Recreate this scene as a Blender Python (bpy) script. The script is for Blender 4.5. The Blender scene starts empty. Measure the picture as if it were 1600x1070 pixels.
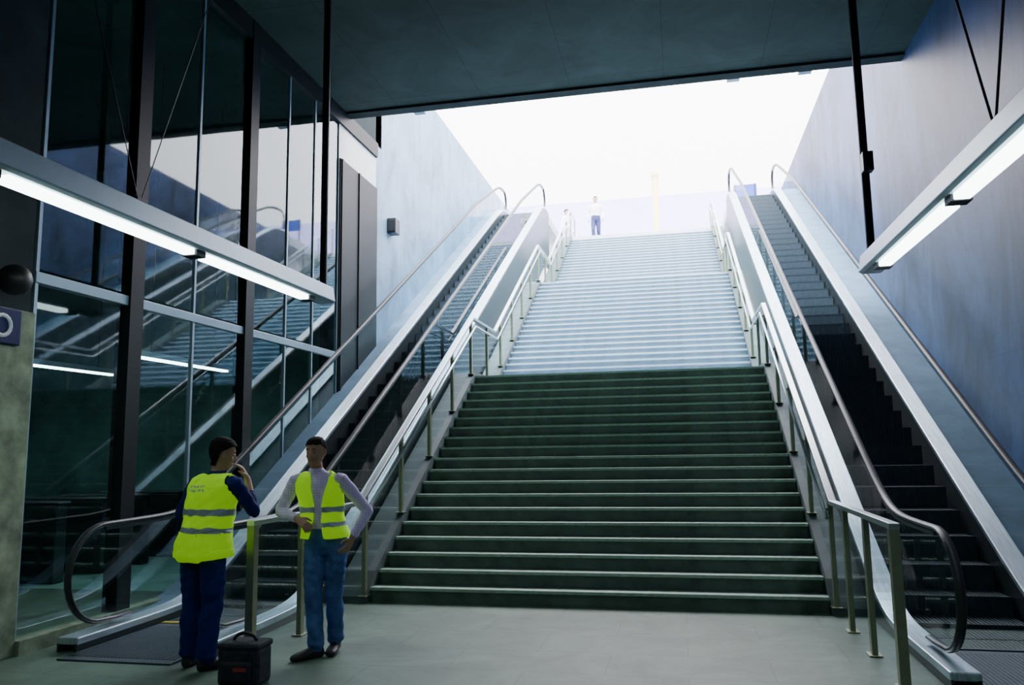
import bpy, bmesh, math, random
from mathutils import Vector, Matrix, kdtree
random.seed(4)
COL = bpy.context.scene.collection

# ------------------------------------------------------------------ materials
def newmat(name):
    m = bpy.data.materials.new(name); m.use_nodes = True
    nt = m.node_tree; nt.nodes.clear()
    out = nt.nodes.new('ShaderNodeOutputMaterial')
    return m, nt, out
def L(nt, a, b): nt.links.new(a, b)
def mat(name, col, rough=.5, metal=0., var=0., scale=3., bump=0., col2=None, emit=None, estr=0., detail=6, stretch=(1,1,1), spec=.5):
    m, nt, out = newmat(name)
    b = nt.nodes.new('ShaderNodeBsdfPrincipled')
    b.inputs['Roughness'].default_value = rough; b.inputs['Metallic'].default_value = metal
    b.inputs['Specular IOR Level'].default_value = spec
    b.inputs['Base Color'].default_value = (*col, 1)
    if emit:
        b.inputs['Emission Color'].default_value = (*emit, 1); b.inputs['Emission Strength'].default_value = estr
    if var or col2 or bump:
        tc = nt.nodes.new('ShaderNodeTexCoord'); mp = nt.nodes.new('ShaderNodeMapping')
        mp.inputs['Scale'].default_value = stretch
        n = nt.nodes.new('ShaderNodeTexNoise'); n.inputs['Scale'].default_value = scale; n.inputs['Detail'].default_value = detail
        n.inputs['Roughness'].default_value = .6
        L(nt, tc.outputs['Object'], mp.inputs[0]); L(nt, mp.outputs[0], n.inputs['Vector'])
        r = nt.nodes.new('ShaderNodeValToRGB')
        c2 = col2 or tuple(min(1, c*(1+var)) for c in col); c1 = tuple(c*(1-var) for c in col) if not col2 else col
        r.color_ramp.elements[0].position = .32; r.color_ramp.elements[1].position = .68
        r.color_ramp.elements[0].color = (*c1, 1); r.color_ramp.elements[1].color = (*c2, 1)
        L(nt, n.outputs['Fac'], r.inputs[0]); L(nt, r.outputs[0], b.inputs['Base Color'])
        if bump:
            bp = nt.nodes.new('ShaderNodeBump'); bp.inputs['Strength'].default_value = bump; bp.inputs['Distance'].default_value = .01
            L(nt, n.outputs['Fac'], bp.inputs['Height']); L(nt, bp.outputs[0], b.inputs['Normal'])
    L(nt, b.outputs[0], out.inputs[0]); return m
def glassmat(name, tint, ior=1.5, rough=.0, gl=(1,1,1), cap=.3):
    m, nt, out = newmat(name)
    t = nt.nodes.new('ShaderNodeBsdfTransparent'); t.inputs[0].default_value = (*tint, 1)
    g = nt.nodes.new('ShaderNodeBsdfGlossy'); g.inputs['Roughness'].default_value = rough; g.inputs[0].default_value = (*gl, 1)
    f = nt.nodes.new('ShaderNodeFresnel'); f.inputs['IOR'].default_value = ior
    mn = nt.nodes.new('ShaderNodeMath'); mn.operation = 'MINIMUM'; mn.inputs[1].default_value = cap
    x = nt.nodes.new('ShaderNodeMixShader')
    L(nt, f.outputs[0], mn.inputs[0]); L(nt, mn.outputs[0], x.inputs[0]); L(nt, t.outputs[0], x.inputs[1]); L(nt, g.outputs[0], x.inputs[2]); L(nt, x.outputs[0], out.inputs[0])
    return m
def brickmat(name, c1, c2, mortar, bw, rh, rough, axes='XY', msize=.01, noise=.25, nscale=1.2, offset=0., spec=.5, stretch=(1,1,1)):
    m, nt, out = newmat(name)
    b = nt.nodes.new('ShaderNodeBsdfPrincipled'); b.inputs['Roughness'].default_value = rough
    b.inputs['Specular IOR Level'].default_value = spec
    tc = nt.nodes.new('ShaderNodeTexCoord'); s = nt.nodes.new('ShaderNodeSeparateXYZ'); c = nt.nodes.new('ShaderNodeCombineXYZ')
    L(nt, tc.outputs['Object'], s.inputs[0]); L(nt, s.outputs[axes[0]], c.inputs[0]); L(nt, s.outputs[axes[1]], c.inputs[1])
    k = nt.nodes.new('ShaderNodeTexBrick'); k.offset = offset; k.inputs['Scale'].default_value = 1
    k.inputs['Brick Width'].default_value = bw; k.inputs['Row Height'].default_value = rh; k.inputs['Mortar Size'].default_value = msize
    k.inputs['Color1'].default_value = (*c1, 1); k.inputs['Color2'].default_value = (*c2, 1); k.inputs['Mortar'].default_value = (*mortar, 1)
    L(nt, c.outputs[0], k.inputs['Vector'])
    mp = nt.nodes.new('ShaderNodeMapping'); mp.inputs['Scale'].default_value = stretch
    n = nt.nodes.new('ShaderNodeTexNoise'); n.inputs['Scale'].default_value = nscale; n.inputs['Detail'].default_value = 9; n.inputs['Roughness'].default_value = .68
    n.inputs['Distortion'].default_value = .6
    L(nt, tc.outputs['Object'], mp.inputs[0]); L(nt, mp.outputs[0], n.inputs['Vector'])
    mr = nt.nodes.new('ShaderNodeMapRange'); mr.inputs['From Min'].default_value = .3; mr.inputs['From Max'].default_value = .7
    mr.inputs['To Min'].default_value = 1-noise; mr.inputs['To Max'].default_value = 1+noise
    L(nt, n.outputs['Fac'], mr.inputs['Value'])
    v = nt.nodes.new('ShaderNodeVectorMath'); v.operation = 'SCALE'
    L(nt, k.outputs['Color'], v.inputs[0]); L(nt, mr.outputs[0], v.inputs['Scale']); L(nt, v.outputs[0], b.inputs['Base Color'])
    L(nt, b.outputs[0], out.inputs[0]); return m

M_floor = brickmat('floor_tiles', (.108,.165,.128), (.095,.150,.117), (.068,.105,.085), 1.2, .6, .5, 'XY', .005, .38, 1.4, .5, .3)
M_ceil = brickmat('ceiling_panels', (.044,.070,.068), (.041,.066,.064), (.030,.048,.047), 1.5, 3.0, .75, 'XY', .008, .32, .9, 0, .15)
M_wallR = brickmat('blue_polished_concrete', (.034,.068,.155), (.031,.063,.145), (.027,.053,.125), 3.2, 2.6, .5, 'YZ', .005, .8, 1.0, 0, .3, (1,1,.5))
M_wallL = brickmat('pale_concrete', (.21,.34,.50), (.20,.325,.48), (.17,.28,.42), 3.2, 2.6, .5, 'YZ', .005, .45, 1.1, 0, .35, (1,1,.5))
M_pillar = mat('warm_concrete', (.20,.25,.17), .85, var=.55, scale=3.5, bump=.5, detail=10)
M_dark = mat('dark_steel', (.010,.014,.016), .5, .0, spec=.2)
M_darkwall = mat('dark_interior', (.022,.038,.042), .8, var=.3, scale=1.5, spec=.2)
M_hall = mat('teal_hall_wall', (.10,.22,.22), .6, var=.6, scale=.8)
M_hallfloor = mat('teal_hall_floor', (.24,.42,.38), .3, var=.3, scale=2)
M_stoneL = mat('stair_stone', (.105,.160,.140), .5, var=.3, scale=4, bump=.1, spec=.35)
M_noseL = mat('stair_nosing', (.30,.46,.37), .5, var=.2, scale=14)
M_string = mat('stringer_concrete', (.07,.10,.105), .6, var=.2, scale=3)
M_margin = mat('margin_concrete', (.12,.18,.26), .6, var=.2, scale=3)
M_steel = mat('brushed_steel', (.56,.62,.65), .3, .9, var=.12, scale=12, stretch=(8,.5,8))
M_deck = mat('satin_aluminium', (.54,.64,.72), .33, .8, var=.28, scale=5, stretch=(14,.35,1))
M_post = mat('painted_steel_posts', (.27,.30,.20), .4, .5, var=.1, scale=8)
M_rubber = mat('black_rubber', (.03,.034,.04), .4, spec=.35)
M_step = mat('escalator_step_metal', (.04,.06,.08), .45, .5, var=.15, scale=9)
M_skirt = mat('escalator_skirt', (.05,.07,.08), .35, .7)
M_yellow = mat('yellow_paint', (.5,.38,.05), .5)
M_housing = mat('lamp_housing_grey', (.27,.38,.46), .4, .3, var=.05, scale=4)
M_tube = mat('fluorescent_diffuser', (1,1,1), .5, emit=(.84,1,.98), estr=11)
M_glass = glassmat('clear_balustrade_glass', (.84,.95,.97), 1.5, cap=.12)
M_glassB = glassmat('tinted_curtain_glass', (.78,.95,.93), 1.6, gl=(.85,.95,1), cap=.18, rough=.03)
M_plaza = mat('plaza_paving', (.6,.6,.66), .8, var=.1, scale=2)
M_far = mat('lavender_render', (.52,.48,.80), .8, var=.1, scale=.6)
M_black = mat('black_plastic', (.012,.012,.014), .45)
M_blue = mat('blue_enamel', (.004,.012,.085), .5, spec=.2)
M_white = mat('white_enamel', (.8,.82,.85), .4)
M_red = mat('red_print', (.45,.05,.05), .6)
M_bag = mat('dark_nylon', (.016,.023,.038), .7, var=.4, scale=30, bump=.3)

# ------------------------------------------------------------------ mesh helpers
class MB:
    def __init__(s): s.v=[]; s.f=[]; s.m=[]
    def add(s, vs, fs, mi=0):
        o=len(s.v); s.v += [tuple(p) for p in vs]; s.f += [tuple(i+o for i in f) for f in fs]; s.m += [mi]*len(fs)
    def box(s, x0,x1,y0,y1,z0,z1, mi=0):
        s.add([(x0,y0,z0),(x1,y0,z0),(x1,y1,z0),(x0,y1,z0),(x0,y0,z1),(x1,y0,z1),(x1,y1,z1),(x0,y1,z1)],
              [(0,3,2,1),(4,5,6,7),(0,1,5,4),(1,2,6,5),(2,3,7,6),(3,0,4,7)], mi)
    def prism(s, poly, x0, x1, mi=0):
        n=len(poly); s.add([(x0,*p) for p in poly]+[(x1,*p) for p in poly],
            [tuple(range(n)), tuple(range(2*n-1,n-1,-1))]+[(i,i+n,(i+1)%n+n,(i+1)%n) for i in range(n)], mi)
    def sheet(s, lo, hi, x, mi=0):
        n=len(lo); s.add([(x,*p) for p in lo]+[(x,*p) for p in hi],[(i,i+1,i+1+n,i+n) for i in range(n-1)],mi)
    def strip(s, lo, hi, x0, x1, mi=0):
        n=len(lo); vs=[]
        for a,b in zip(lo,hi): vs += [(x0,*a),(x1,*a),(x1,*b),(x0,*b)]
        fs=[(0,1,2,3),tuple((n-1)*4+k for k in (3,2,1,0))]
        for i in range(n-1):
            a=i*4;b=a+4
            for k in range(4): fs.append((a+k,b+k,b+(k+1)%4,a+(k+1)%4))
        s.add(vs,fs,mi)
    def tube(s, pts, r, seg=12, mi=0, flat=1.):
        pts=[Vector(p) for p in pts]; n=len(pts); vs=[]; ref=None
        for i,p in enumerate(pts):
            d=(pts[min(i+1,n-1)]-pts[max(i-1,0)]).normalized()
            if ref is None: ref = Vector((1,0,0)) if abs(d.x)<.9 else Vector((0,1,0))
            u=(ref-d*ref.dot(d)).normalized(); w=d.cross(u); ref=u
            rr = r[i] if isinstance(r,(list,tuple)) else r
            for k in range(seg):
                a=2*math.pi*k/seg; vs.append(p+u*math.cos(a)*rr+w*math.sin(a)*rr*flat)
        fs=[tuple(range(seg-1,-1,-1)), tuple((n-1)*seg+k for k in range(seg))]
        for i in range(n-1):
            for k in range(seg):
                fs.append((i*seg+k,i*seg+(k+1)%seg,(i+1)*seg+(k+1)%seg,(i+1)*seg+k))
        s.add(vs,fs,mi)
    def obj(s, name, mats, bevel=0, smooth=False, parent=None, base=None, fix=True):
        me=bpy.data.meshes.new(name); me.from_pydata(s.v,[],s.f)
        for m in (mats if isinstance(mats,(list,tuple)) else [mats]): me.materials.append(m)
        for p,mi in zip(me.polygons,s.m): p.material_index=mi; p.use_smooth=smooth
        if fix:
            bm=bmesh.new(); bm.from_mesh(me); bmesh.ops.recalc_face_normals(bm,faces=bm.faces); bm.to_mesh(me); bm.free()
        o=bpy.data.objects.new(name,me); COL.objects.link(o)
        if bevel:
            b=o.modifiers.new('bevel','BEVEL'); b.width=bevel; b.segments=2; b.limit_method='ANGLE'
        if parent: attach(o,parent)
        return o
def attach(o,parent):
    o.parent=parent; o.matrix_parent_inverse=Matrix.Translation(-parent.location)
def thing(o,label,cat,group=None):
    o['label']=label; o['category']=cat
    if group: o['group']=group
    return o
def empty(name,loc,label,cat,group=None):
    e=bpy.data.objects.new(name,None); e.location=loc; e.empty_display_size=.2; COL.objects.link(e); return thing(e,label,cat,group)
def struct(o,label=None):
    o['kind']='structure'
    if label: o['label']=label
    return o
def sbox(name,dim,m,label=None,bevel=0):
    b=MB(); b.box(*dim); return struct(b.obj(name,m,bevel),label)
def sp(x,w=.18):
    x/=w
    return w*(x if x>30 else math.log1p(math.exp(x)) if x>-30 else 0)

# ------------------------------------------------------------------ constants
XG=-5.5; XR=3.6; H=7.5; YC=12.5; ZT=8.9; WT=9.85
SX0,SX1=-3.37,1.37
R,T=8.9/59,.26
YS=8.4

# ------------------------------------------------------------------ shell
sbox('floor',(-13,XR+.3,-9,YS+.3,-.3,0),M_floor,'grey green stone tiled concourse floor')
b=MB(); b.box(XG-.4,XG,13.8,27,0,WT)
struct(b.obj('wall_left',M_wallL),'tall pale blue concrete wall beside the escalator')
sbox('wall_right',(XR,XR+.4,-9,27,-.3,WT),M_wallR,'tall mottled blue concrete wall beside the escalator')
sbox('wall_back',(-13,XR+.4,-9.3,-9,-.3,H),M_darkwall,'dark rear wall of the concourse')
sbox('ceiling',(-13.4,XR+.4,-9.3,YC,H,WT),M_ceil,'dark grey green panelled concrete ceiling slab')
sbox('trim_1',(XG-.15,XR,YC-.2,YC+.02,H-.04,H+.05),M_darkwall,'steel lintel on the ceiling edge')
sbox('wall_inner',(-13.4,-13,-9,14,-.3,H),M_hall,'teal wall inside glazed hall')
sbox('wall_end',(-13,XG-.4,13.8,14.1,-.3,WT),M_hall,'teal end wall inside glazed hall')
sbox('ceiling_inner',(-13.4,XG,YC,14.1,H,WT),M_darkwall,'roof slab over the glazed hall')
sbox('floor_inner',(-13,XG-.02,YS+.3,13.8,-.3,0),M_hallfloor,'polished floor inside glazed hall')
sbox('floor_under',(XG-.02,XR,YS+.3,27,-.6,-.3),M_darkwall,'hidden ground under the stairs')
YP=5.8
sbox('wall_pier',(XG-.4,XG+.06,2.2,YP,0,2.87),M_pillar,'rough mottled concrete pier',.01)
sbox('trim_2',(XG-.35,XG+.02,-9,YP-.03,2.87,H),M_darkwall,'dark bulkhead panel above the pier')
sbox('wall_side',(XG-.35,XG,-9,2.2,0,2.87),M_darkwall,'dark side wall')
ys=[YP+.03,7.1,8.15,9.3,10.35,11.2,12.1]
wn=1
for a,c in zip(ys[:-1],ys[1:]):
    for z0,z1 in ((.12,3.16),(3.28,H-.12)):
        bb=MB(); bb.sheet([(a+.03,z0),(c-.03,z0)],[(a+.03,z1),(c-.03,z1)],XG)
        struct(bb.obj('window_%d'%wn,M_glassB),'tinted curtain wall glass pane'); wn+=1
tn=3
for y in ys:
    w=.10 if y in (7.1,9.3) else .018
    d=.10 if w>.05 else .03
    sbox('trim_%d'%tn,(XG-d,XG+d*.6,y-w,y+w,0,H),M_dark if w>.05 else M_housing,'vertical steel mullion of the glass wall'); tn+=1
sbox('trim_%d'%tn,(XG-.05,XG+.035,YP,12.1,3.15,3.25),M_housing,'horizontal pale steel transom',.005); tn+=1
sbox('trim_%d'%tn,(XG-.1,XG+.05,YP,13.8,H-.28,H),M_dark,'dark head beam of the glass wall'); tn+=1
sbox('trim_%d'%tn,(XG-.06,XG+.10,YP,13.8,0,.12),M_pillar,'low concrete kerb under the glass wall'); tn+=1
b=MB(); b.box(XG-.3,XG+.04,12.12,13.8,.12,6.6)
b.box(XG+.04,XG+.06,12.16,12.22,.12,6.6); b.box(XG+.04,XG+.06,12.9,12.94,.12,6.6)
struct(b.obj('door_1',M_dark),'tall dark steel portal beside the concrete wall')
sbox('trim_%d'%tn,(XG-.2,XG+.01,12.12,13.8,6.6,H-.28),M_white,'white panel imitating sky reflected in glass above the portal'); tn+=1  # stands in for clerestory glass, with its sky reflection painted as white

# plaza on top
b=MB(); b.box(SX0-.36,SX1+.36,26.76,60,ZT-.3,ZT); b.box(XG,SX0-.36,24.0,60,ZT-.3,ZT); b.box(SX1+.36,XR,24.0,60,ZT-.3,ZT)
b.box(-40,XG,27,60,ZT-.3,ZT); b.box(XR,40,27,60,ZT-.3,ZT)
struct(b.obj('floor_plaza',M_plaza),'pale paved plaza at street level')
sbox('wall_far',(-40,40,44,45,ZT,15.6),M_far,'pale lavender rendered wall across the plaza')

# ------------------------------------------------------------------ staircase
st=empty('staircase',(-1,YS,0),'broad stone staircase with pale nosings between two escalators','staircase')
sm=MB(); W=(SX1-SX0)/2
sm.box(-W,W,.03,T+.04,-R,-.03); sm.box(-W,W,0,T+.04,-.03,0); sm.box(-W,W,.006,.11,-.002,.003,1); sm.box(-W,W,-.004,.0,-.028,-.002,1)
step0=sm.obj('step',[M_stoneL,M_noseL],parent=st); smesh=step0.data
bpy.data.objects.remove(step0)
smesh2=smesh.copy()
M_stoneDaylit = mat('stair_stone_upper_daylit', (.25,.34,.41), .5, var=.15, scale=4, bump=.1)  # same stair stone, daylight on upper flights painted in as a paler colour
M_noseDaylit = mat('stair_nosing_upper_daylit', (.35,.45,.53), .45, var=.1, scale=20)  # nosing paler too, daylight put into its colour
smesh2.materials[0]=M_stoneDaylit; smesh2.materials[1]=M_noseDaylit
y=YS; z=0; nose=[]
flights=[19,20,20]; land=1.95
for fi,n in enumerate(flights):
    nose.append((y,z))
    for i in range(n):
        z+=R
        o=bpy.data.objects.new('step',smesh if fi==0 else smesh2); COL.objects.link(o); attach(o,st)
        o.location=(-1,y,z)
        if i<n-1: y+=T
    nose.append((y,z))
    if fi<2:
        b=MB(); b.box(SX0,SX1,y+.28,y+land+.05,z-.3,z); b.obj('landing',M_stoneDaylit,parent=st)
        y+=land
def nz(Y):
    if Y<nose[0][0]: return 0
    for (a,za),(c,zc) in zip(nose[:-1],nose[1:]):
        if a<=Y<=c:
            z0=za+(R if zc>za else 0)
            return z0+(zc-z0)*(Y-a)/(c-a) if zc>za else za
    return ZT
for k,(x0,x1) in enumerate(((-3.72,SX0-.004),(SX1+.004,1.72))):
    b=MB(); Y=[YS-.1+i*.25 for i in range(int((27-YS)/.25)+1)]
    b.strip([(q,-.2) for q in Y],[(q,nz(q)+.07) for q in Y],x0,x1)
    struct(b.obj('trim_%d'%tn,M_string),'dark concrete stair stringer'); tn+=1

# ------------------------------------------------------------------ stair railings
RP=[(5.95,1.07),(8.2,1.07),(nose[1][0],nose[1][1]+1.0),(nose[2][0]-.25,nose[1][1]+1.0),(nose[3][0],nose[3][1]+1.0),(nose[4][0]-.25,nose[3][1]+1.0),(nose[5][0],nose[5][1]+1.0),(nose[5][0]+.9,nose[5][1]+1.0)]
def rz(Y):
    for (a,za),(c,zc) in zip(RP[:-1],RP[1:]):
        if a<=Y<=c: return za+(zc-za)*(Y-a)/(c-a)
    return RP[-1][1] if Y>RP[-1][0] else RP[0][1]
for X,lab in ((-3.42,'steel stair railing with glass infill the workers lean on'),(1.42,'steel stair railing with glass infill beside the escalator')):
    rl=empty('stair_railing',(X,5.95,0),lab,'railing')
    b=MB(); b.strip([(p[0],p[1]-.020) for p in RP],[(p[0],p[1]+.024) for p in RP],X-.036,X+.036)
    b.obj('top_rail',M_steel,.006,parent=rl)
    inn = X+.06 if X<0 else X-.06
    b=MB(); b.tube([(inn,p[0],p[1]-.14) for p in RP[1:]],.019,10)
    b.obj('handrail',M_steel,smooth=True,parent=rl)
    py=[5.99,6.85,7.65,8.35]
    while py[-1]<27.2: py.append(py[-1]+1.16)
    for q in py:
        g=nz(q)+.07 if q>YS-.1 else 0; w=.036; hx=.034 if q<6.5 else .022
        b=MB(); b.box(X-hx,X+hx,q-w,q+w,g,rz(q)-.015); b.box(X-.05,X+.05,q-.07,q+.07,g,g+.012)
        if q>8: b.box(min(X,inn),max(X,inn),q-.012,q+.012,rz(q)-.17,rz(q)-.14)
        b.obj('post',M_post,.004,parent=rl)
    for q0,q1 in zip(py[:-1],py[1:]):
        n=5; Y=[q0+.06+(q1-q0-.12)*i/n for i in range(n+1)]
        b=MB(); b.sheet([(q,nz(q)+.13 if q>8.3 else .1) for q in Y],[(q,rz(q)-.07) for q in Y],X)
        b.obj('glass_panel',M_glass,parent=rl)

# ------------------------------------------------------------------ escalators
Y0,Y1=7.76,23.18
def deckz(Y): return .12+.5774*(sp(Y-Y0)-sp(Y-Y1))
def handz(Y): return 1.02+.5774*(sp(Y-7.62)-sp(Y-7.62-(Y1-Y0)))-.24*min(1,max(0,(Y-20)/3))
def stepz(Y): return .5774*(sp(Y-7.95,.12)-sp(Y-7.95-(Y1-Y0),.12))
YE=23.6
DW=.10
def yr(a,c,n): return [a+(c-a)*i/n for i in range(n+1)]
YY=yr(6.37,7,3)+yr(7.15,8.6,12)+yr(9.2,19.8,18)+yr(20.1,23.45,22)+[YE]
stepmesh=None
def escalator(xc,lab,comb):
    global stepmesh
    e=empty('escalator',(xc,6,0),lab,'escalator')
    for sgn in (-1,1):
        x=xc+sgn*.625
        YD=[5.98,6.1]+YY+[YE+.45]
        b=MB(); b.strip([(q,deckz(q)-.06) for q in YD],[(q,deckz(q)) for q in YD],x-DW,x+DW)
        b.obj('balustrade_deck',M_deck,.01,parent=e)
        xi=x-sgn*(DW-.015)
        b=MB(); b.strip([(q,deckz(q)-.5) for q in YD],[(q,deckz(q)-.05) for q in YD],xi-.01,xi+.01)
        b.obj('skirt_panel',M_skirt,parent=e)
        xo=x+sgn*(DW-.015)
        b=MB(); b.strip([(q,max(-.02,deckz(q)-1.9)) for q in YD],[(q,deckz(q)-.05) for q in YD],xo-.01,xo+.01)
        b.obj('cladding_panel',M_skirt,parent=e)
        lo=[];hi=[]
        for i in range(9):
            a=math.pi/2*(i/8); yy=6.37-.40*math.cos(a)
            hi.append((yy,.6+.40*math.sin(a))); lo.append((yy,max(.12,.6-.40*math.sin(a))))
        for q in YY[1:]: lo.append((q,deckz(q))); hi.append((q,handz(q)-.02))
        b=MB(); b.sheet(lo,hi,x); b.obj('glass_balustrade',M_glass,parent=e)
        pth=[(6.75,.17),(6.55,.17)]
        for i in range(1,16):
            a=-math.pi/2-math.pi*i/16; pth.append((6.37+.42*math.cos(a),.6+.42*math.sin(a)))
        pth+=[(q,handz(q)) for q in YY]
        rt=.32; zt=handz(YE)-rt
        for i in range(1,15):
            a=math.pi/2-math.pi*i/15; pth.append((YE+rt*math.cos(a),zt+rt*math.sin(a)))
        b=MB(); b.tube([(x,*p) for p in pth],.034,10,flat=.65); b.obj('handrail',M_rubber,smooth=True,parent=e)
        pth2=[(q,handz(q)-.04) for q in YY]
        b=MB(); b.strip([(p[0],p[1]-.014) for p in pth2],[(p[0],p[1]+.015) for p in pth2],x-.018,x+.018); b.obj('handrail_track',M_skirt,parent=e)
    if stepmesh is None:
        b=MB(); b.box(-.515,.515,.0,.42,-.30,-.012)
        for i in range(29):
            xx=-.505+i*.035; b.box(xx,xx+.018,0,.41,-.014,0)
            b.box(xx,xx+.018,-.008,.0,-.24,-.01)
        b.box(-.515,.515,-.006,.012,-.016,.001,1)
        t=b.obj('step',[M_step,M_skirt]); stepmesh=t.data; bpy.data.objects.remove(t)
    q=7.1
    while q<23.9:
        o=bpy.data.objects.new('step',stepmesh); COL.objects.link(o); attach(o,e); o.location=(xc,q,stepz(q)+.004); q+=.4
    for a,c,zz in ((5.75,7.06,0),(23.95,25.2,ZT)):
        b=MB(); b.box(xc-.515,xc+.515,a,c,zz-.02,zz+.012)
        for i in range(30): b.box(xc-.49+i*.033,xc-.475+i*.033,a+.1,c-.1,zz+.010,zz+.016)
        b.obj('landing_plate',M_step,parent=e)
    b=MB(); b.box(xc-.5,xc+.5,7.06,7.12,.004,.022); b.obj('comb_plate',comb,parent=e)
    return e
escalator(-4.475,'glass sided escalator with black handrails beside the glazed wall',M_yellow)
escalator(2.425,'glass sided escalator with black handrails beside the blue wall',M_step)
for k,(x0,x1) in enumerate(((XG,-5.205),(3.155,XR))):
    Yq=[7.0]+YY[5:]
    b=MB(); b.strip([(q,deckz(q)-.9) for q in Yq],[(q,deckz(q)-.05) for q in Yq],x0,x1)
    struct(b.obj('trim_%d'%tn,M_margin),'sloping concrete margin beside the escalator'); tn+=1
e=empty('barrier_board',(2.42,25.6,ZT),'small blue board on two legs at the escalator head','sign')
b=MB(); b.box(2.06,2.78,25.58,25.62,ZT+.62,ZT+1.02); b.obj('board',mat('mid_blue_paint',(.03,.08,.40),.5),.01,parent=e)
for xx in (2.12,2.72):
    b=MB(); b.box(xx-.015,xx+.015,25.57,25.63,ZT+.02,ZT+1.04); b.box(xx-.02,xx+.02,25.4,25.8,ZT,ZT+.03); b.obj('leg',M_black,parent=e)

# ------------------------------------------------------------------ hanging lamps
def lamp(x,ys_,ye,lab,rr):
    e=empty('hanging_lamp',(x,ye,3.3),lab,'lamp','long hanging fluorescent lamps')
    b=MB()
    prof=[(-.12,3.36),(-.09,3.53),(.09,3.53),(.12,3.36),(.085,3.34),(-.085,3.34)]
    n=len(prof); vs=[(x+p[0],ys_,p[1]) for p in prof]+[(x+p[0],ye,p[1]) for p in prof]
    b.add(vs,[tuple(range(n)),tuple(range(2*n-1,n-1,-1))]+[(i,i+n,(i+1)%n+n,(i+1)%n) for i in range(n)])
    b.obj('lamp_housing',M_housing,.008,parent=e)
    y=ye-.55
    while y-1.95>=ys_-.01:
        b=MB(); b.box(x-.055,x+.055,y-1.9,y,3.295,3.345); b.obj('fluorescent_tube',M_tube,.01,parent=e)
        b=MB(); b.box(x-.07,x+.07,y-.0,y+.13,3.29,3.345); b.obj('tube_bracket',M_dark,parent=e)
        y-=2.1
    b=MB(); b.tube([(x,ye-.08,3.5),(x,ye-.08,H)],.042,14); b.tube([(x,ye-.08,H-.05),(x,ye-.08,H)],.1,16); b.obj('pole',M_black,parent=e)
    for yb in [5.15,-.5]:
        b=MB(); b.tube([(x,yb,3.53),(x,yb+1.5,H)],rr,8); b.tube([(x,yb,3.53),(x,yb-1.7,H)],rr,8)
        b.box(x-.03,x+.03,yb-.06,yb+.06,3.52,3.58); b.obj('suspension_rod',M_black,parent=e)
    return e
lamp(-3.97,-2.6,8.45,'long grey hanging lamp with lit tubes near the glass wall',.004)
lamp(1.98,-2.6,8.45,'long grey hanging lamp with lit tubes near the blue wall',.009)
def speaker(loc,lab,size=(.16,.14,.24)):
    b=MB(); x,y,z=loc; sx,sy,sz=size
    b.box(x-sx/2,x+sx/2,y-sy/2,y+sy/2,z-sz/2,z+sz/2)
    b.box(x-sx*.38,x+sx*.38,y-sy/2-.012,y-sy/2+.002,z-sz*.4,z+sz*.4,0)
    return thing(b.obj('loudspeaker',M_black,.012),lab,'loudspeaker')
speaker((1.98,8.26,4.45),'small black loudspeaker clamped on the pole',(.10,.12,.2))
speaker((XG+.09,14.55,6.05),'small black loudspeaker on the pale concrete wall',(.18,.26,.30))
b=MB(); rr=[];pts=[]
for i in range(13):
    a=math.pi*i/12; pts.append((XG+.16+.0,5.45-.13*math.cos(a),3.09)); rr.append(max(.004,.13*math.sin(a)))
b.tube(pts,rr,20); b.tube([(XG+.0,5.45,3.09),(XG+.12,5.45,3.09)],.03,10)
thing(b.obj('ball_loudspeaker',M_black,smooth=True),'round black ball loudspeaker above the concrete pier','loudspeaker')
e=empty('wall_sign',(XG+.06,5.45,2.5),'small navy blue sign with white curved mark on the pier','sign')
b=MB(); b.box(XG+.06,XG+.09,5.18,5.62,2.56,2.86); b.obj('sign_panel',M_blue,.01,parent=e)
b=MB(); b.tube([(XG+.092,5.42+.085*math.cos(a),2.71+.085*math.sin(a)) for a in [i*math.pi/8 for i in range(-5,12)]],.018,6)
b.obj('sign_mark',M_white,parent=e)
for x in (-4.2,1.1,2.2):
    e=empty('floodlight',(x,YC+.05,H),'small pale floodlight on the ceiling edge','light fixture','floodlights on the ceiling edge')
    b=MB(); b.box(x-.1,x+.1,YC+.02,YC+.14,H-.04,H+.06); b.obj('housing',M_housing,.01,parent=e)
    b=MB(); b.box(x-.08,x+.08,YC+.13,YC+.15,H-.03,H+.05); b.obj('lens',M_white,parent=e)

for i in range(5):
    x=-8.6; y=8.2+i*.85
    e=empty('ticket_gate',(x,y,0),'dark steel ticket gate inside the glazed hall','ticket gate','ticket gates in the glazed hall')
    b=MB(); b.box(x-.7,x+.7,y-.1,y+.1,0,1.0); b.box(x-.74,x+.74,y-.12,y+.12,1.0,1.04); b.obj('cabinet',M_skirt,.02,parent=e)
    b=MB(); b.prism([(y+.1,.35),(y+.5,.5),(y+.5,.9),(y+.1,.95)],x-.01,x+.01); b.obj('flap',M_glass,parent=e)
for x,y in ((-9.5,6.5),(-9.5,9.5),(-7.2,2.5),(-11.5,3.5),(-11.5,8.5),(-7.4,9.6)):  # strip lamps behind the glass, most of them added to brighten the hall
    e=empty('hall_fill_lamp',(x,y,3),'slim strip lamp added to brighten the glazed hall','lamp','strip lamps added to brighten the glazed hall')
    b=MB(); b.box(x-.06,x+.06,y,y+2.4,3.0,3.08); b.obj('housing',M_housing,parent=e)
    b=MB(); b.box(x-.04,x+.04,y+.05,y+2.35,2.97,3.0); b.obj('tube',M_tube,parent=e)
    b=MB(); b.tube([(x,y+.4,3.08),(x,y+.4,H)],.006,6); b.tube([(x,y+2,3.08),(x,y+2,H)],.006,6); b.obj('suspension_rod',M_black,parent=e)

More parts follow.
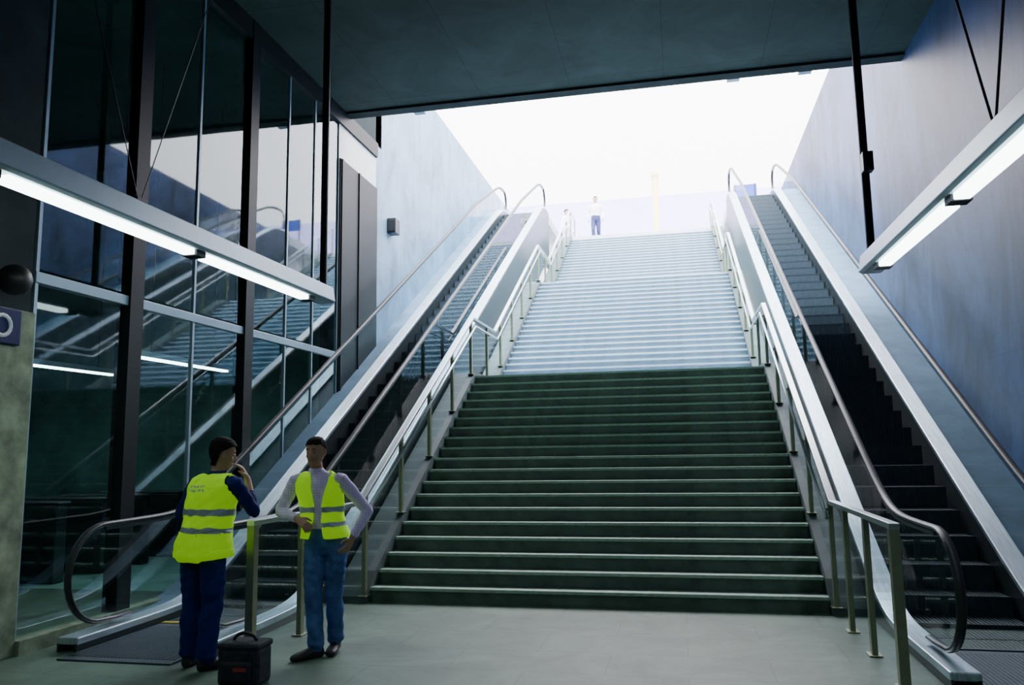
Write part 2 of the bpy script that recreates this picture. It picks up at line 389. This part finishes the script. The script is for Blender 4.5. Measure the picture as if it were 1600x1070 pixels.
b=MB(); b.tube([(-.62,38,ZT),(-.62,38,ZT+5.8)],.16,16); b.box(-.82,-.42,37.8,38.2,ZT+5.8,ZT+6.0); b.box(-.87,-.37,37.7,38.3,ZT,ZT+.15)
thing(b.obj('column',mat('pale_yellow_paint',(.85,.66,.36),.6)),'tall pale yellow column on the plaza','column')

# ------------------------------------------------------------------ people
def V(*a): return Vector(a)
class Body:
    def __init__(s): s.mb=MB(); s.tags=[]
    def rings(s, R_, tag, seg=20, sub=4):
        out=[]
        for (c0,u0,v0),(c1,u1,v1) in zip(R_[:-1],R_[1:]):
            for i in range(sub):
                t=i/sub; out.append((c0.lerp(c1,t),u0.lerp(u1,t),v0.lerp(v1,t)))
        out.append(R_[-1]); vs=[]
        for c,u,v in out:
            for k in range(seg):
                a=2*math.pi*k/seg; vs.append(c+u*math.cos(a)+v*math.sin(a))
        n=len(out); fs=[tuple(range(seg-1,-1,-1)),tuple((n-1)*seg+k for k in range(seg))]
        for i in range(n-1):
            for k in range(seg): fs.append((i*seg+k,i*seg+(k+1)%seg,(i+1)*seg+(k+1)%seg,(i+1)*seg+k))
        s.mb.add(vs,fs); s.tags+=[tag]*len(vs)
    def limb(s, pts, rad, tag, seg=14, sub=5):
        pts=[Vector(p) for p in pts]; n=len(pts); R_=[]; ref=V(1,0,0) if abs((pts[-1]-pts[0]).normalized().x)<.8 else V(0,1,0)
        for i in range(n):
            d=(pts[min(i+1,n-1)]-pts[max(0,i-1)]).normalized(); u=(ref-d*ref.dot(d)).normalized(); w=d.cross(u); ref=u
            R_.append((pts[i],u*rad[i],w*rad[i]))
        d0=(pts[0]-pts[1]).normalized(); d1=(pts[-1]-pts[-2]).normalized()
        R_.insert(0,(pts[0]+d0*rad[0]*.7,R_[0][1]*.5,R_[0][2]*.5)); R_.append((pts[-1]+d1*rad[-1]*.7,R_[-1][1]*.5,R_[-1][2]*.5))
        s.rings(R_,tag,seg,sub)
    def hand(s, w, d, n, thumb, curl=.45, seg=8):
        w=Vector(w); d=Vector(d).normalized(); n=Vector(n); n=(n-d*n.dot(d)).normalized(); sd=d.cross(n)
        if sd.dot(Vector(thumb))<0: sd=-sd
        s.rings([(w-d*.02,sd*.024,n*.019),(w+d*.02,sd*.033,n*.019),(w+d*.055,sd*.041,n*.017),(w+d*.092,sd*.040,n*.012)],0,12,3)
        for off,ln,k in ((.030,.072,0),(.0105,.082,1),(-.0105,.076,2),(-.030,.060,3)):
            p=w+d*.085+sd*off; a=.15; pts=[p]
            for sgi,fr in enumerate((.45,.32,.23)):
                a+=curl; dd=d*math.cos(a)+n*math.sin(a)+sd*off*1.2; p=p+dd.normalized()*ln*fr; pts.append(p)
            s.limb(pts,[.0098,.0092,.0085,.0075],0,seg,2)
        p=w+d*.025+sd*.028; pts=[p,p+(d*.6+sd*.75+n*.25).normalized()*.04,p+(d*.6+sd*.75+n*.25).normalized()*.04+(d*.9+sd*.25+n*.4).normalized()*.035]
        s.limb(pts,[.013,.0105,.0085],0,seg,2)

def person(name,loc,rot,P,mats,label,voxel=.0055,scale=1.):
    B=Body(); X=V(1,0,0); Yv=V(0,1,0)
    lean=P.get('lean',(0,0)); bk=P.get('bulk',1.)
    def T(z):
        t=max(0,(z-.9)/.6); return V(lean[0]*t,lean[1]*t,z)
    tor=[(.80,.12,.095),(.86,.165,.125),(.94,.172,.128),(1.02,.162,.122),(1.10,.160,.120),(1.20,.170,.124),(1.30,.182,.124),(1.37,.19,.112),(1.42,.175,.09),(1.455,.12,.072),(1.48,.07,.06)]
    tor=[(z,a*(bk if z<1.43 else 1),c*(bk if z<1.43 else 1)) for z,a,c in tor]
    B.rings([(T(z),X*a,Yv*c) for z,a,c in tor[3:]],1,28,4)
    B.rings([(T(z),X*a,Yv*c) for z,a,c in tor[:4]],2,28,4)
    hc=T(1.50)
    B.rings([(T(1.44),X*.075,Yv*.07),(T(1.48)+V(0,-.005,0),X*.068,Yv*.068),(T(1.497)+V(0,-.008,0),X*.062,Yv*.062)],1,20,3)
    B.rings([(T(1.48),X*.052,Yv*.054),(T(1.55)+V(0,-.012,0),X*.054,Yv*.056),(T(1.60)+V(0,-.01,0),X*.05,Yv*.055)],0,18,3)
    Mh=Matrix.Translation(hc)@Matrix.Rotation(P.get('head_yaw',0),4,'Z')@Matrix.Rotation(P.get('head_pitch',0),4,'X')
    def Hh(x,y,z): return Mh@V(x,y,z-1.50)
    Hx=(Mh.to_3x3()@X); Hy=(Mh.to_3x3()@Yv); Hz=(Mh.to_3x3()@V(0,0,1))
    hd=[(1.525,.022,.024,-.068),(1.54,.040,.050,-.045),(1.57,.058,.075,-.022),(1.61,.068,.090,-.008),(1.65,.0745,.096,0),(1.69,.075,.096,.002),(1.72,.067,.085,.004),(1.745,.048,.062,.005),(1.757,.02,.028,.005)]
    B.rings([(Hh(0,yy,z),Hx*a,Hy*c) for z,a,c,yy in hd],0,24,4)
    B.limb([Hh(0,-.094,1.655),Hh(0,-.108,1.63),Hh(0,-.115,1.612)],[.009,.012,.015],0,10,3)
    B.limb([Hh(-.016,-.104,1.607),Hh(.016,-.104,1.607)],[.008,.008],0,8,3)
    B.limb([Hh(-.045,-.084,1.669),Hh(0,-.095,1.668),Hh(.045,-.084,1.669)],[.007,.007,.007],0,8,3)
    for sx in (-1,1):
        B.limb([Hh(sx*.045,-.066,1.615),Hh(sx*.034,-.074,1.60)],[.016,.014],0,10,3)
    B.limb([Hh(-.022,-.088,1.580),Hh(0,-.094,1.582),Hh(.022,-.088,1.580)],[.005,.0075,.005],4,8,4)
    for sx in (-1,1):
        B.rings([(Hh(sx*.07,.012,1.60),Hy*.010,Hx*.006),(Hh(sx*.078,.012,1.625),Hy*.016,Hx*.008),(Hh(sx*.081,.016,1.655),Hy*.018,Hx*.008),(Hh(sx*.077,.016,1.672),Hy*.010,Hx*.006)],0,10,3)
    for side,k in (('R',-1),('L',1)):
        hip=V(k*.088*bk,0,.87); kn=Vector(P['knee'+side]); an=Vector(P['ankle'+side]); fd=Vector(P['foot'+side]+(0,)).normalized()
        mid=hip.lerp(kn,.5); calf=kn.lerp(an,.35)+V(0,.012,0)
        B.limb([hip,mid,kn,calf,kn.lerp(an,.8),an+V(0,0,.015)],[.092*bk,.084*bk,.070*bk,.069*bk,.064*bk,.067*bk],2,16,5)
        sd=V(fd.y,-fd.x,0); g=an.z-.085
        B.rings([(V(an.x,an.y,g+.040)-fd*.065,sd*.020,V(0,0,.030)),(V(an.x,an.y,g+.046)-fd*.05,sd*.036,V(0,0,.045)),(V(an.x,an.y,g+.050),sd*.040,V(0,0,.049)),(V(an.x,an.y,g+.042)+fd*.07,sd*.045,V(0,0,.041)),(V(an.x,an.y,g+.034)+fd*.14,sd*.049,V(0,0,.033)),(V(an.x,an.y,g+.027)+fd*.19,sd*.040,V(0,0,.026)),(V(an.x,an.y,g+.024)+fd*.212,sd*.018,V(0,0,.014))],3,16,3)
        sh=T(1.40)+V(k*.185*bk,0,0); el=Vector(P['elbow'+side]); wr=Vector(P['wrist'+side])
        ab=min(bk,1.05)
        B.limb([sh+V(-k*.03,0,.005),sh,sh.lerp(el,.5),el],[.058,.060*ab,.052*ab,.046*ab],6,14,6)
        slv=P.get('sleeve',.9); ce=el.lerp(wr,slv)
        B.limb([el,el.lerp(ce,.5),ce],[.046*ab,.043,.036 if slv>.8 else .042],6,14,6)
        B.limb([el.lerp(wr,slv-.02),el.lerp(wr,max(slv,.95)),wr],[.031 if slv<.8 else .026,.027,.025],0,12,6)
        B.hand(wr,P['hand'+side],P['palm'+side],P['thumb'+side],P.get('curl'+side,.45))
    me=bpy.data.meshes.new('tmp'); me.from_pydata(B.mb.v,[],B.mb.f)
    tmp=bpy.data.objects.new('tmp',me); COL.objects.link(tmp)
    bm=bmesh.new(); bm.from_mesh(me); bmesh.ops.recalc_face_normals(bm,faces=bm.faces); bm.to_mesh(me); bm.free()
    rm=tmp.modifiers.new('r','REMESH'); rm.mode='VOXEL'; rm.voxel_size=voxel; rm.use_smooth_shade=True
    dg=bpy.context.evaluated_depsgraph_get(); dg.update()
    body=bpy.data.meshes.new_from_object(tmp.evaluated_get(dg)); bpy.data.objects.remove(tmp)
    kd=kdtree.KDTree(len(B.mb.v))
    for i,v in enumerate(B.mb.v): kd.insert(v,i)
    kd.balance()
    tags=[B.tags[kd.find(p.center)[1]] for p in body.polygons]
    ef={}
    for p in body.polygons:
        for ek in p.edge_keys: ef.setdefault(ek,[]).append(p.index)
    nb=[[] for _ in tags]
    for fl in ef.values():
        if len(fl)==2: nb[fl[0]].append(fl[1]); nb[fl[1]].append(fl[0])
    for _ in range(8):
        nt_=list(tags)
        for i,n_ in enumerate(nb):
            if tags[i] in (4,7): continue
            cnt={}
            for j in n_:
                cnt[tags[j]]=cnt.get(tags[j],0)+1
                for j2 in nb[j]: cnt[tags[j2]]=cnt.get(tags[j2],0)+.5
            t=max(cnt,key=cnt.get)
            if t not in (4,7) and cnt[t]>cnt.get(tags[i],0)+.4: nt_[i]=t
        tags=nt_
    bm=bmesh.new(); bm.from_mesh(body)
    for _ in range(2): bmesh.ops.smooth_vert(bm,verts=bm.verts,factor=.5,use_axis_x=True,use_axis_y=True,use_axis_z=True)
    bm.normal_update(); bm.faces.ensure_lookup_table()
    for v in bm.verts:
        tg={tags[f.index] for f in v.link_faces}
        if tg=={2}:
            a=v.co; k_=1 if a.z<.75 else .5
            v.co+=v.normal*.0028*k_*(math.sin(a.z*62+a.x*35+3*math.sin(a.z*9))+.6*math.sin(a.z*27-a.y*40))
        elif tg=={6} or tg=={1}:
            a=v.co; v.co+=v.normal*.0022*(math.sin(a.z*70+a.x*60)+math.sin(a.x*45-a.z*30))
    bm.to_mesh(body); bm.free()
    body.name=name; body.materials.clear()
    for m in mats: body.materials.append(m)
    mi={0:0,1:1,2:2,3:3,4:4,6:1}
    for p,t in zip(body.polygons,tags): p.material_index=mi[t]; p.use_smooth=True
    ob=bpy.data.objects.new(name,body); COL.objects.link(ob); ob.location=loc; ob.rotation_euler=(0,0,rot); ob.scale=(scale,)*3
    thing(ob,label,'person')
    def shell(nm,sel,off,mlist,mfun=None,sol=.004,bs=4):
        idx={};vs=[];fs=[];ms=[]
        for p,t in zip(body.polygons,tags):
            if sel(p.center,t,p.normal):
                f=[]
                for vi in p.vertices:
                    if vi not in idx:
                        v=body.vertices[vi]; idx[vi]=len(vs); vs.append(v.co+v.normal*off(v.co))
                    f.append(idx[vi])
                fs.append(f); ms.append(mfun(p.center) if mfun else 0)
        m=bpy.data.meshes.new(nm); m.from_pydata(vs,[],fs)
        for q in mlist: m.materials.append(q)
        for p,k in zip(m.polygons,ms): p.material_index=k; p.use_smooth=True
        bm=bmesh.new(); bm.from_mesh(m)
        bv=[v for v in bm.verts if v.is_boundary]
        for _ in range(bs):
            new={}
            for v in bv:
                ns=[e.other_vert(v).co for e in v.link_edges if e.is_boundary]
                if len(ns)==2: new[v]=v.co*.5+(ns[0]+ns[1])*.25
            for v,c in new.items(): v.co=c
        bm.to_mesh(m); bm.free()
        o=bpy.data.objects.new(nm,m); COL.objects.link(o); o.parent=ob
        s=o.modifiers.new('s','SOLIDIFY'); s.thickness=sol; s.offset=1
        return o
    inv=Mh.inverted()
    hb=P.get('hair_back',1.58); hth=P.get('hair_thick',.003)
    def hs(c,t,n):
        if t!=0: return False
        l=inv@c; z=l.z+1.5
        if z<hb or abs(l.x)>.12 or abs(l.y)>.15: return False
        fr=1.706+.004*math.sin(l.x*110)
        if z>fr: return True
        if l.y>.030: return True
        return z>1.640 and l.y>-.045+(1.706-z)*1.2
    shell('hair',hs,lambda c:hth+.003*abs(math.sin(c.x*170+c.z*60)),[P['hairmat']],sol=.003,bs=3)
    for sx in (-1,1):
        b=MB(); c=Hh(sx*.031,-.0825,1.643)
        pts=[];rr=[]
        for i in range(9):
            a=math.pi*i/8; pts.append(c-Hy*(.0100*math.cos(a))); rr.append(max(.001,.0100*math.sin(a)))
        b.tube(pts,rr,10)
        b.tube([c-Hy*.0085,c-Hy*.0114],.0056,8,mi=1)
        o=b.obj('eye',[M_eyew,M_black],smooth=True); o.parent=ob
        b=MB(); b.tube([Hh(sx*.050,-.0865,1.672),Hh(sx*.032,-.0955,1.678),Hh(sx*.014,-.1005,1.674)],[.002,.0036,.003],8,flat=.8)
        o=b.obj('eyebrow',P['hairmat'],smooth=True); o.parent=ob
    return ob,shell
M_eyew=mat('eye_white',(.34,.32,.30),.4)
M_skin=mat('skin',(.46,.27,.19),.6,var=.06,scale=8,spec=.3)
M_lip=mat('lips',(.36,.16,.14),.5)
M_hair=mat('dark_hair',(.010,.008,.008),.75,var=.3,scale=60,bump=.4,spec=.1)
M_shirtA=mat('navy_sleeves',(.012,.02,.15),.8,var=.2,scale=20,spec=.2)
M_jeansA=mat('navy_trousers',(.010,.024,.17),.8,var=.25,scale=14,bump=.3,spec=.2)
M_jeansB=mat('blue_jeans',(.065,.14,.36),.8,var=.4,scale=7,bump=.3,spec=.2)
M_shoe=mat('dark_shoes',(.02,.022,.03),.5)
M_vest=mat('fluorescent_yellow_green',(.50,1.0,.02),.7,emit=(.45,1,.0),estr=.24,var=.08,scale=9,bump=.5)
M_band=mat('grey_reflective_band',(.38,.46,.54),.4,.2)
def check():
    m,nt,out=newmat('checked_lavender_shirt'); b=nt.nodes.new('ShaderNodeBsdfPrincipled'); b.inputs['Roughness'].default_value=.85
    tc=nt.nodes.new('ShaderNodeTexCoord'); k=nt.nodes.new('ShaderNodeTexBrick'); k.offset=0
    s=nt.nodes.new('ShaderNodeSeparateXYZ'); c=nt.nodes.new('ShaderNodeCombineXYZ')
    L(nt,tc.outputs['Object'],s.inputs[0]); L(nt,s.outputs['X'],c.inputs[0]); L(nt,s.outputs['Z'],c.inputs[1]); L(nt,c.outputs[0],k.inputs['Vector'])
    k.inputs['Scale'].default_value=1; k.inputs['Brick Width'].default_value=.022; k.inputs['Row Height'].default_value=.022; k.inputs['Mortar Size'].default_value=.002
    k.inputs['Color1'].default_value=(.76,.64,.98,1); k.inputs['Color2'].default_value=(.72,.60,.95,1); k.inputs['Mortar'].default_value=(.55,.44,.84,1)
    L(nt,k.outputs['Color'],b.inputs['Base Color']); L(nt,b.outputs[0],out.inputs[0]); return m
M_shirtB=check()

def vest(shell,zmin,bands,opened,print_back,loose=.014):
    def sel(c,t,n):
        if t not in (1,2): return False
        if c.z<zmin or c.z>1.462: return False
        if opened and c.y<-.02:
            w=.030+max(0,c.z-1.2)*.20+max(0,1.08-c.z)*.18
            if abs(c.x+.035)<w: return False
        if (not opened) and c.y<0 and c.z>1.2 and abs(c.x)<(c.z-1.2)*.35: return False
        return True
    def mf(c):
        for a,bz in bands:
            if a<=c.z<=bz: return 1
        if print_back and c.y>0 and abs(c.x)<.085 and (1.335<c.z<1.352 or 1.365<c.z<1.378) and math.sin(c.x*210)>-.5: return 1
        return 0
    shell('safety_vest',sel,lambda c:loose+max(0,1.15-c.z)*.09+.004*math.sin(c.z*26+c.x*14),[M_vest,M_band],mf,.005,14)

P1=dict(kneeR=(-.10,-.02,.47),ankleR=(-.10,.03,.085),footR=(-.35,-1.),kneeL=(.10,-.01,.47),ankleL=(.11,.0,.085),footL=(.25,-1.),
    elbowR=(-.33,-.20,1.17),wristR=(-.18,-.26,1.44),handR=(.30,.36,.88),palmR=(.8,.6,-.4),thumbR=(.3,.9,.2),curlR=.3,
    elbowL=(.30,-.03,1.14),wristL=(.13,-.24,1.08),handL=(-.8,-.3,.1),palmL=(0,.6,-.6),thumbL=(0,-.2,1),curlL=.4,sleeve=.45,bulk=1.14,
    head_yaw=math.radians(-30),head_pitch=math.radians(14),hair_back=1.53,hair_thick=.010,hairmat=M_hair,lean=(-.05,-.07))
o,sh=person('person',(-3.69,5.72,0),math.radians(166),P1,[M_skin,M_shirtA,M_jeansA,M_shoe,M_lip],'person in yellow safety vest and navy trousers, hand at face')
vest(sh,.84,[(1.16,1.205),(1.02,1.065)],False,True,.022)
P2=dict(kneeR=(-.075,-.09,.475),ankleR=(-.03,-.13,.085),footR=(-.75,-.65),kneeL=(.075,-.01,.47),ankleL=(.07,.08,.085),footL=(.05,-1.),
    elbowR=(-.39,-.02,1.145),wristR=(-.17,-.22,1.10),handR=(.75,-.3,-.45),palmR=(.2,.5,-.8),thumbR=(.3,-.5,.8),curlR=.4,
    elbowL=(.33,.08,1.14),wristL=(.24,-.08,.93),handL=(-.35,-.35,-.85),palmL=(-.8,.5,.2),thumbL=(-.3,-.9,.3),curlL=.35,bulk=1.03,
    head_yaw=math.radians(-8),head_pitch=math.radians(8),hair_back=1.60,hairmat=M_hair,lean=(-.09,0))
o,sh=person('person',(-2.91,6.27,0),math.radians(8),P2,[M_skin,M_shirtB,M_jeansB,M_shoe,M_lip],'person in open yellow vest, checked shirt and jeans beside the railing')
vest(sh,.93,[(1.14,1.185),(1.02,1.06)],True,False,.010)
P3=dict(kneeR=(-.09,-.12,.47),ankleR=(-.08,-.10,.085),footR=(-.1,-1.),kneeL=(.09,-.02,.47),ankleL=(.09,.16,.10),footL=(.1,-1.),
    elbowR=(-.27,.05,1.13),wristR=(-.26,-.03,.87),handR=(0,-.2,-1),palmR=(1,0,0),thumbR=(0,-1,0),
    elbowL=(.27,.03,1.13),wristL=(.26,-.10,.88),handL=(0,-.2,-1),palmL=(-1,0,0),thumbL=(0,-1,0),hairmat=M_hair)
M_ws=mat('white_shirt',(.8,.78,.8),.8)
person('person',(-2.62,27.9,ZT),0,P3,[M_skin,M_ws,mat('dark_blue_trousers',(.02,.025,.10),.8),M_shoe,M_lip],'person in white shirt and dark trousers above the stairs',.011)
person('person',(-3.85,29.2,ZT),math.radians(60),P3,[M_skin,M_ws,mat('pale_grey_trousers',(.4,.38,.5),.8),M_shoe,M_lip],'person in pale clothes walking at the head of the stairs',.011)

e=empty('tool_bag',(-3.12,5.40,0),'dark blue nylon tool bag with red mark on the floor','bag')
def rbox(nm,dim,m,bv,par):
    b=MB(); b.box(*dim); return b.obj(nm,m,bv,parent=par)
x,y=-3.12,5.40
rbox('body',(x-.16,x+.16,y-.11,y+.11,.0,.27),M_bag,.035,e)
rbox('lid',(x-.165,x+.165,y-.115,y+.115,.25,.30),M_bag,.022,e)
rbox('pocket',(x-.12,x+.12,y-.14,y-.10,.03,.18),M_bag,.02,e)
rbox('printed_mark',(x-.01,x+.09,y-.143,y-.139,.12,.145),M_red,0,e)
b=MB(); b.tube([(x+.09*math.cos(a),y,.29+.06*math.sin(a)) for a in [math.pi*i/10 for i in range(11)]],.012,8); b.obj('handle',M_black,smooth=True,parent=e)

# ------------------------------------------------------------------ world, sun, camera
w=bpy.data.worlds.new('sky'); bpy.context.scene.world=w; w.use_nodes=True
nt=w.node_tree; bg=nt.nodes['Background']; bg.inputs[0].default_value=(.98,.94,.99,1)
tc=nt.nodes.new('ShaderNodeTexCoord'); s=nt.nodes.new('ShaderNodeSeparateXYZ'); mr=nt.nodes.new('ShaderNodeMapRange')
mr.inputs['From Min'].default_value=0; mr.inputs['From Max'].default_value=1; mr.inputs['To Min'].default_value=9.5; mr.inputs['To Max'].default_value=14
L(nt,tc.outputs['Generated'],s.inputs[0]); L(nt,s.outputs['Z'],mr.inputs['Value']); L(nt,mr.outputs[0],bg.inputs[1])
sl=bpy.data.lights.new('sun','SUN'); sl.energy=25; sl.angle=math.radians(16); sl.color=(.84,.93,1)
so=bpy.data.objects.new('sun',sl); COL.objects.link(so)
sd=V(.06,2.5,-6.6).normalized(); so.rotation_euler=sd.to_track_quat('-Z','Y').to_euler(); so.location=(0,0,30)
f,ps,th,ro=1233.44,.204971,.131677,.015429
r=V(math.cos(ps),math.sin(ps),0);f0=V(-math.sin(ps),math.cos(ps),0);z=V(0,0,1)
fw=f0*math.cos(th)+z*math.sin(th); up=z*math.cos(th)-f0*math.sin(th)
cx=r*math.cos(ro)-up*math.sin(ro); cy=r*math.sin(ro)+up*math.cos(ro)
cam=bpy.data.cameras.new('camera'); co=bpy.data.objects.new('camera',cam); COL.objects.link(co)
m3=Matrix((cx,cy,-fw)).transposed(); co.matrix_world=Matrix.Translation((0,0,1.65))@m3.to_4x4()
cam.sensor_width=36; cam.sensor_fit='HORIZONTAL'; cam.lens=f/1600*36; cam.clip_start=.05
bpy.context.scene.camera=co
